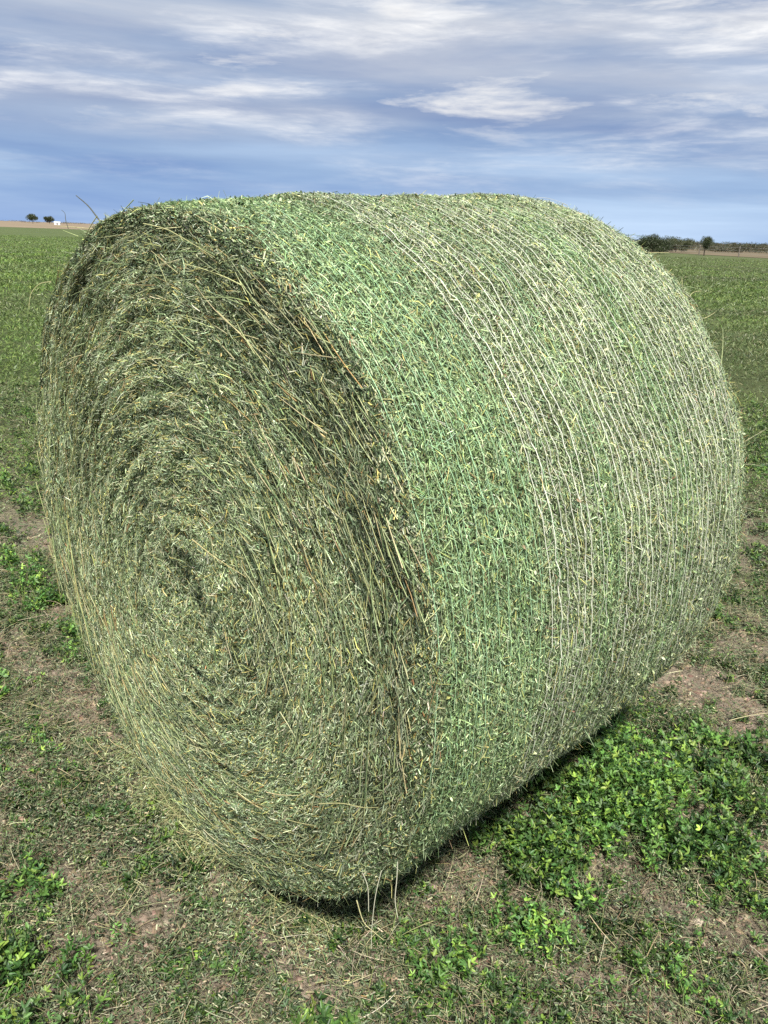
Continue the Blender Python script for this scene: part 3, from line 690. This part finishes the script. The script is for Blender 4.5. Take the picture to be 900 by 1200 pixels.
# alfalfa regrowth near the viewer: stems with three-leaflet leaves
def alfalfa(s, x, y, hgt, size, bright, nst=5, nlf=7, pal=ALF, wts=(1.2, 3, 4, 2, 1), lean0=.15, lean1=1.0):
    n = len(x); z0 = terrain_h(x, y)
    idx = np.repeat(np.arange(n), nst); m = len(idx)
    a = rng.random(m) * 2 * np.pi; lean = rng.uniform(lean0, lean1, m); H = hgt[idx] * rng.uniform(.35, 1.2, m)
    D = nrm(np.stack([np.cos(a) * lean, np.sin(a) * lean, np.ones(m)], 1))
    base = np.stack([x, y, z0 - .003], 1)[idx] + np.stack([rng.normal(size=m), rng.normal(size=m), np.zeros(m)], 1) * .010
    side = np.stack([-np.sin(a), np.cos(a), np.zeros(m)], 1)
    s.stalk(base + D * H[:, None] / 2, D, side, H, .0008 * np.sqrt(size[idx]), pick([(.10, .16, .05), (.2, .24, .09)], [2, 1], m), bend=rng.normal(size=m) * .08, side_bend=rng.normal(size=m) * .06, seg=3)
    j = np.repeat(np.arange(m), nlf); q = len(j); f = np.tile(np.linspace(.25, 1.0, nlf), m) + rng.normal(size=q) * .04
    P = base[j] + D[j] * (H[j] * f)[:, None]
    b = rng.random(q) * 2 * np.pi; pet = np.stack([np.cos(b), np.sin(b), rng.uniform(.1, .9, q)], 1); pet = nrm(pet + D[j] * .3)
    P = P + pet * (.008 * size[idx][j])[:, None]
    col0 = pick(pal, wts, q, .18) * bright[idx][j][:, None]
    nn = np.array([0, 0, 1.]) + rng.normal(size=(q, 3)) * .5
    for da in (-1.0, 0, 1.0):
        sdv = np.cross(pet, nn); Dl = pet * math.cos(da) + nrm(sdv) * math.sin(da) + rng.normal(size=(q, 3)) * .12
        s.leaf(P, Dl, nn + rng.normal(size=(q, 3)) * .2, rng.uniform(.008, .017, q) * size[idx][j], rng.uniform(.0032, .0066, q) * size[idx][j], col0 * (1 + rng.normal(size=(q, 1)) * .08))
s = Soup()
def plants(n, x0, x1, y0, y1, size, hg, th=.25, floor=.06, nst=5, nlf=7, lw=.9, dull=False):
    x, y = disk(n, x0, x1, y0, y1); b, l = cover_maps(x, y)
    k = (rng.random(n) < np.clip(floor * (1 - b) + l * lw, 0, 1)) & ~in_bale(x, y, .02); x, y, l = x[k], y[k], l[k]; n = len(x)
    h = hg * (.5 + .8 * l) * rng.uniform(.6, 1.2, n)
    # the bale's own edge holds the plants down
    u = (x - BC[0]) * AX[0] + (y - BC[1]) * AX[1]; v = np.abs((x - BC[0]) * SD[0] + (y - BC[1]) * SD[1])
    room = np.where((u > -.05) & (u < BL + .05) & (v < .8), RB - np.sqrt(np.clip(.8 ** 2 - v ** 2, 0, 1)) * .98, 1.0)
    h = np.minimum(h, np.maximum(room * .8, .012))
    br = np.clip(-.1 + 2.3 * fbm(x * 9, y * 9, None, 141, 2), .45, 1.9)
    if dull: alfalfa(s, x, y, h, np.full(n, size) * rng.uniform(.8, 1.2, n), br, nst, nlf, [(.030, .040, .022), (.07, .09, .04), (.13, .15, .08), (.22, .23, .14), (.055, .09, .035)], (3, 4, 3, 1, 4), .8, 4.0)
    else: alfalfa(s, x, y, h, np.full(n, size) * rng.uniform(.75, 1.3, n), br, nst, nlf)
plants(13000, -2.6, 2.6, .6, 3.4, .80, .078, floor=.42, nst=4, nlf=6, lw=.13)
plants(17000, -2.6, 2.6, .6, 3.4, .70, .050, floor=.75, nst=4, nlf=5, lw=.35, dull=True)
plants(9000, -6, 6, 3.2, 7.5, 1.2, .07, floor=.6, nst=3, nlf=4, lw=.2, dull=True)
plants(9000, -6, 6, 3.2, 7.5, 1.3, .09, floor=.35, nst=4, nlf=5)
# crowns of regrowth: loose clumps of differing height and freshness
ncl = 1500; xc, yc = disk(ncl, -2.5, 2.5, .6, 3.6); bc_, lc_ = cover_maps(xc, yc); lc_ = np.maximum(lc_, blobs(xc, yc, LUSH) * .55)
kc = rng.random(ncl) < (.07 + .30 * lc_) * (1 - .8 * bc_)
for cx_, cy_, cl in zip(xc[kc], yc[kc], lc_[kc]):
    n = int(rng.integers(3, 10)); rr = rng.uniform(.02, .05); x = cx_ + rng.normal(size=n) * rr; y = cy_ + rng.normal(size=n) * rr
    k = ~in_bale(x, y, .10); x, y = x[k], y[k]; n = len(x)
    if n == 0: continue
    fresh = rng.choice([.7, 1.1, 1.6, 2.0], p=[.15, .3, .33, .22]); hg = rng.uniform(.035, .08) + .075 * cl * rng.random()
    u = (x - BC[0]) * AX[0] + (y - BC[1]) * AX[1]; v = np.abs((x - BC[0]) * SD[0] + (y - BC[1]) * SD[1])
    room = np.where((u > -.05) & (u < BL + .05) & (v < .8), RB - np.sqrt(np.clip(.8 ** 2 - v ** 2, 0, 1)) * .98, 1.0)
    alfalfa(s, x, y, np.minimum(hg, np.maximum(room * .8, .015)), np.full(n, rng.uniform(.85, 1.65)), np.full(n, fresh), 4, 7, lean0=.05, lean1=.8)
# cut stubble: short upright stems left by the mower
x, y = disk(30000, -2.5, 2.5, .6, 3.4); b, l = cover_maps(x, y); k = (rng.random(30000) < (.14 + .8 * l) * (1 - .6 * b)) & ~in_bale(x, y, .12); x, y = x[k], y[k]; n = len(x)
h = rng.uniform(.02, .07, n) + .05 * l[k] * rng.random(n)
s.stalk(np.stack([x, y, terrain_h(x, y) + h * .45], 1), np.array([0, 0, 1.]) + rng.normal(size=(n, 3)) * .28, np.tile([1., 0, 0], (n, 1)), h, rng.uniform(.0007, .0014, n), pick([(.30, .36, .14), (.22, .30, .10), (.42, .38, .22)], [3, 3, 2], n), bend=rng.normal(size=n) * .06, seg=2)
# bright tall clump beside the bale
for px, py, n, hg in ((745, 965, 18, .14), (770, 930, 14, .12), (700, 985, 14, .10), (735, 935, 14, .13), (800, 990, 10, .10), (640, 1015, 18, .10), (590, 1000, 10, .08), (680, 900, 14, .07), (650, 940, 12, .08), (850, 940, 12, .10), (720, 880, 12, .07), (30, 1130, 6, .09), (70, 1185, 5, .08), (15, 1060, 4, .07), (860, 1010, 12, .09)):
    gx_, gy_ = ground_at(px, py); x = gx_ + rng.normal(size=n) * .055; y = gy_ + rng.normal(size=n) * .055
    k = ~in_bale(x, y, .2); x, y = x[k], y[k]; n = len(x)
    if n: alfalfa(s, x, y, np.full(n, hg), np.full(n, 1.15), np.full(n, 1.75 if 700 <= px <= 780 else 1.25), 6, 8)
tag(s.build('alfalfa_regrowth', M_LEAF), 'low green alfalfa plants regrowing in patches around the bale', 'ground cover', kind='stuff')

# standing crop further out
s = Soup()
n = 760000; x, y, r = wedge(n, 3.4, 95, math.radians(42)); b, l = cover_maps(x, y)
gr = field_green(x, y) * np.clip(.75 + (fbm(x * .5, y * .8, None, 151, 3) - .5) * 1.6, .1, 1)
k = (rng.random(n) < gr * (1 - .6 * b)) & ~in_bale(x, y, .6); x, y, r = x[k], y[k], r[k]; n = len(x)
sz = np.clip(r / 3.6, 1, 9); z0 = terrain_h(x, y)
P = np.stack([x, y, z0 + rng.random(n) * .07 + .005], 1); a = rng.random(n) * 2 * np.pi
D = np.stack([np.cos(a), np.sin(a), rng.uniform(-.1, 1.4, n)], 1)
bl_ = np.clip(fbm(x * .25, y * .45, None, 153, 3) * 2.2 - .6, 0, 1)[:, None]
right_ = (x > 0)[:, None]
c1 = pick([(.09, .16, .035), (.15, .24, .05), (.22, .31, .07)], [2, 3, 1.5], n, .2); c2 = pick([(.12, .14, .065), (.19, .19, .10), (.08, .12, .045)], [2, 1, 2], n, .2)
mixk = np.where(right_, bl_ * .65 + .10, bl_ * .6 + .4)
s.ribbon(P, D, np.array([0, 0, 1.]) + rng.normal(size=(n, 3)) * .6, .016 * sz ** .9, .0065 * sz, c1 * mixk + c2 * (1 - mixk), seg=1, taper=.4)
tag(s.build('alfalfa_crop', M_LEAF), 'short green alfalfa crop covering the flat field towards the horizon', 'crop', kind='stuff')

# ------------------------------------------------------------------ far things
def leaf_cloud(s, cx, cy, cz, rx, ry, rz, n, size, pal, wts, lumps=9):
    """leaves gathered in clumps through a crown's volume"""
    L = rng.normal(size=(lumps, 3)); L = nrm(L) * rng.uniform(.35, .85, (lumps, 1)); L[:, 2] = L[:, 2] * .9
    k = rng.integers(0, lumps, n); q = nrm(rng.normal(size=(n, 3))) * (rng.random((n, 1)) ** .5) * rng.uniform(.34, .62, lumps)[k][:, None] + L[k]
    P = np.array([cx, cy, cz]) + q * [rx, ry, rz]; P = P[P[:, 2] > .1]; n = len(P)
    s.ribbon(P, rng.normal(size=(n, 3)), rng.normal(size=(n, 3)), rng.uniform(.7, 1.4, n) * size, rng.uniform(.35, .7, n) * size, pick(pal, wts, n, .2), seg=1, taper=.3)
TRE = [(.035, .05, .022), (.06, .08, .035), (.10, .12, .06)]
def tree(name, label, cat, x, y, h, wdt, trunk_f, n, size, group=None, pal=TRE, wts=(3, 3, 1), lumps=9):
    e = bpy.data.objects.new(name, None); C.objects.link(e); e.location = (x, y, 0); tag(e, label, cat, group)
    s = Soup(); ch = h * (1 - trunk_f); leaf_cloud(s, 0, 0, h * trunk_f + ch * .5, wdt * .5, wdt * .5, ch * .52, n, size, pal, wts, lumps); s.build('crown', M_LEAF, e)
    s = Soup(); bark = (.10, .08, .06)
    def limb(p0, p1, r0, r1):
        p0, p1 = np.array(p0, float), np.array(p1, float); d = nrm(p1 - p0); a = nrm(np.cross(d, [.3, .9, .1])); b = np.cross(d, a)
        ring = [p + (a * math.cos(q) + b * math.sin(q)) * r for p, r in ((p0, r0), ((p0 + p1) / 2 + a * r0 * .6, (r0 + r1) / 2), (p1, r1)) for q in np.arange(6) * math.pi / 3]
        s.add(np.array([ring]), [(6 * k + j, 6 * k + (j + 1) % 6, 6 * k + 6 + (j + 1) % 6, 6 * k + 6 + j) for k in range(2) for j in range(6)], np.array([bark]))
    tr = h * .03; top = h * max(trunk_f, .12) + .1
    limb((0, 0, -.1), (0, 0, top), tr, tr * .7)
    for q in range(5):
        a = q * 1.256 + .4; limb((0, 0, top * .9), (math.cos(a) * wdt * .28, math.sin(a) * wdt * .28, top + ch * rng.uniform(.35, .6)), tr * .6, tr * .2)
    s.build('trunk', M_DRY, e)
    return e
x, y = at_dist(759, 112); tree('bush', 'large dark round bush just right of the bale at the field edge', 'bush', x, y, 2.6, 4.2, .04, 9000, .20, lumps=16)
x, y = at_dist(785, 140); tree('bush', 'lower olive bush standing right behind the large dark bush', 'bush', x, y, 2.3, 5.2, .03, 7000, .22, pal=[(.07, .085, .04), (.11, .12, .06), (.04, .055, .025)], lumps=14)
x, y = at_dist(818, 112); tree('tree', 'small dark tree with a thin trunk right of the bushes', 'tree', x, y, 2.5, 2.1, .38, 4500, .13)
x, y = at_dist(45, 620); tree('tree', 'left dark tree of the distant pair on the horizon', 'tree', x, y, 6.2, 8.5, .05, 2500, .8)
x, y = at_dist(64, 640); tree('tree', 'right dark tree of the distant pair on the horizon', 'tree', x, y, 5.6, 7.5, .05, 2500, .8)

# scrub beyond the right-hand field edge: one far mass
strip('rough_pasture', [at_dist(690, 170), A3, A4, A5, at_dist(1300, 700), at_dist(900, 700), at_dist(690, 700)], 'dull brown rough pasture between the right field edge and the scrub', (.11, .095, .065), (.17, .14, .10), lift=.035)
s = Soup()
for k in range(260):
    px = rng.uniform(742, 1350); dist = rng.uniform(165, 420) * (1 if px > 800 else 1.1); x, y = at_dist(px, dist)
    hh = rng.uniform(.6, 2.1) * (dist / 260) ** .5
    leaf_cloud(s, x, y, hh * .45, rng.uniform(2, 7), rng.uniform(2, 5), hh * .6, 500, .42, [(.045, .055, .028), (.08, .085, .045), (.12, .11, .065), (.16, .12, .08)], (3, 3, 2, 1), 5)
for k in range(170):
    px = rng.uniform(700, 1400); dist = rng.uniform(430, 800); x, y = at_dist(px, dist)
    hh = rng.uniform(1.6, 3.8); leaf_cloud(s, x, y, hh * .45, rng.uniform(6, 16), 5, hh * .55, 420, .9, [(.05, .065, .045), (.08, .095, .06), (.12, .115, .08)], (3, 3, 1), 6)
tag(s.build('distant_scrubland', M_LEAF), 'far dark green scrub and low woodland along the right horizon', 'woodland', kind='stuff')
s = Soup()
for k in range(70):
    px = rng.uniform(-300, 300); dist = rng.uniform(900, 1500); x, y = at_dist(px, dist); hh = rng.uniform(1, 3.2)
    leaf_cloud(s, x, y, hh * .4, rng.uniform(8, 26), 5, hh * .5, 90, 1.1, [(.14, .12, .09), (.20, .16, .11)], (1, 1), 5)
tag(s.build('distant_thicket', M_LEAF), 'thin brownish line of far bushes along the left horizon', 'thicket', kind='stuff')

def box_mesh(name, x0, x1, y0, y1, z0, z1, mat, parent, bev=0.0):
    import bmesh
    bm = bmesh.new(); bmesh.ops.create_cube(bm, size=1)
    for v in bm.verts: v.co = Vector((x0 + (v.co.x + .5) * (x1 - x0), y0 + (v.co.y + .5) * (y1 - y0), z0 + (v.co.z + .5) * (z1 - z0)))
    if bev: bmesh.ops.bevel(bm, geom=bm.edges[:], offset=bev, segments=1, affect='EDGES')
    me = bpy.data.meshes.new(name); bm.to_mesh(me); bm.free(); me.materials.append(mat); return link(name, me, parent)
def plain(name, col, rough=.8):
    m = bpy.data.materials.new(name); m.use_nodes = True; t = m.node_tree; p = t.nodes['Principled BSDF']
    n = nd(t, 'ShaderNodeTexNoise'); n.inputs['Scale'].default_value = 6; n.inputs['Detail'].default_value = 5
    tcn = nd(t, 'ShaderNodeTexCoord'); t.links.new(tcn.outputs['Object'], n.inputs['Vector'])
    t.links.new(ramp_n(t, n.outputs[0], [(.3, tuple(v * .75 for v in col)), (.7, tuple(min(v * 1.15, .9) for v in col))]), p.inputs['Base Color']); p.inputs['Roughness'].default_value = rough
    return m
# white shed far left
wx, wy = at_dist(73, 480); shed = bpy.data.objects.new('shed', None); C.objects.link(shed); shed.location = (wx, wy, 0); shed.rotation_euler = (0, 0, .3)
tag(shed, 'small white shed in the far dry field left of the bale', 'shed')
shed.scale = (.62, .62, .62)
box_mesh('wall', -2.4, 2.4, -1.5, 1.5, 0, 1.9, plain('white_wall', (.75, .75, .73)), shed)
me = bpy.data.meshes.new('roof'); me.from_pydata([(-2.7, -1.8, 1.9), (2.7, -1.8, 1.9), (2.7, 1.8, 1.9), (-2.7, 1.8, 1.9), (-2.7, 0, 2.8), (2.7, 0, 2.8)], [], [(0, 1, 5, 4), (2, 3, 4, 5), (0, 4, 3), (1, 2, 5), (0, 3, 2, 1)])
me.materials.append(plain('pale_roof', (.55, .56, .56))); link('roof', me, shed)
box_mesh('door', -.5, .5, -1.56, -1.503, .02, 1.6, plain('grey_door', (.2, .2, .2)), shed)

# wire fence along the right-hand edge of the field
fa, fb = Vector(at_dist(772, 124)), Vector(at_dist(1250, 84))
fence = bpy.data.objects.new('wire_fence', None); C.objects.link(fence); fence.location = (fa.x, fa.y, 0)
tag(fence, 'thin wire fence on grey posts along the right field edge', 'fence')
M_POST = plain('weathered_post', (.16, .14, .12)); M_WIRE = plain('fence_wire', (.3, .3, .3), .4)
npost = 8; proto = None
for k in range(npost):
    q = fa.lerp(fb, k / (npost - 1)) - fa
    if proto is None:
        s = Soup(); ring = []
        for z_, r in ((-.2, .07), (1.1, .06), (1.3, .05)):
            for j in range(6): ring.append((math.cos(j * math.pi / 3) * r, math.sin(j * math.pi / 3) * r, z_))
        s.add(np.array([ring]), [(6 * i + j, 6 * i + (j + 1) % 6, 6 * i + 6 + (j + 1) % 6, 6 * i + 6 + j) for i in range(2) for j in range(6)] + [(12, 13, 14, 15), (12, 15, 16, 17)], np.array([(.15, .13, .11)]))
        proto = s.build('post', M_POST, fence)
        proto.location = (q.x, q.y, 0)
    else:
        o = proto.copy(); C.objects.link(o); o.parent = fence; o.location = (q.x, q.y, 0)
for zz in (.45, .8, 1.15):
    e = fb - fa; d = e.normalized(); nx, ny = -d.y * .006, d.x * .006
    me = bpy.data.meshes.new('wire'); v = []
    for p in (Vector((0, 0)), e): v += [(p.x + nx, p.y + ny, zz), (p.x, p.y, zz + .010), (p.x - nx, p.y - ny, zz)]
    me.from_pydata(v, [], [(0, 1, 4, 3), (1, 2, 5, 4), (2, 0, 3, 5)]); me.materials.append(M_WIRE); link('wire', me, fence)
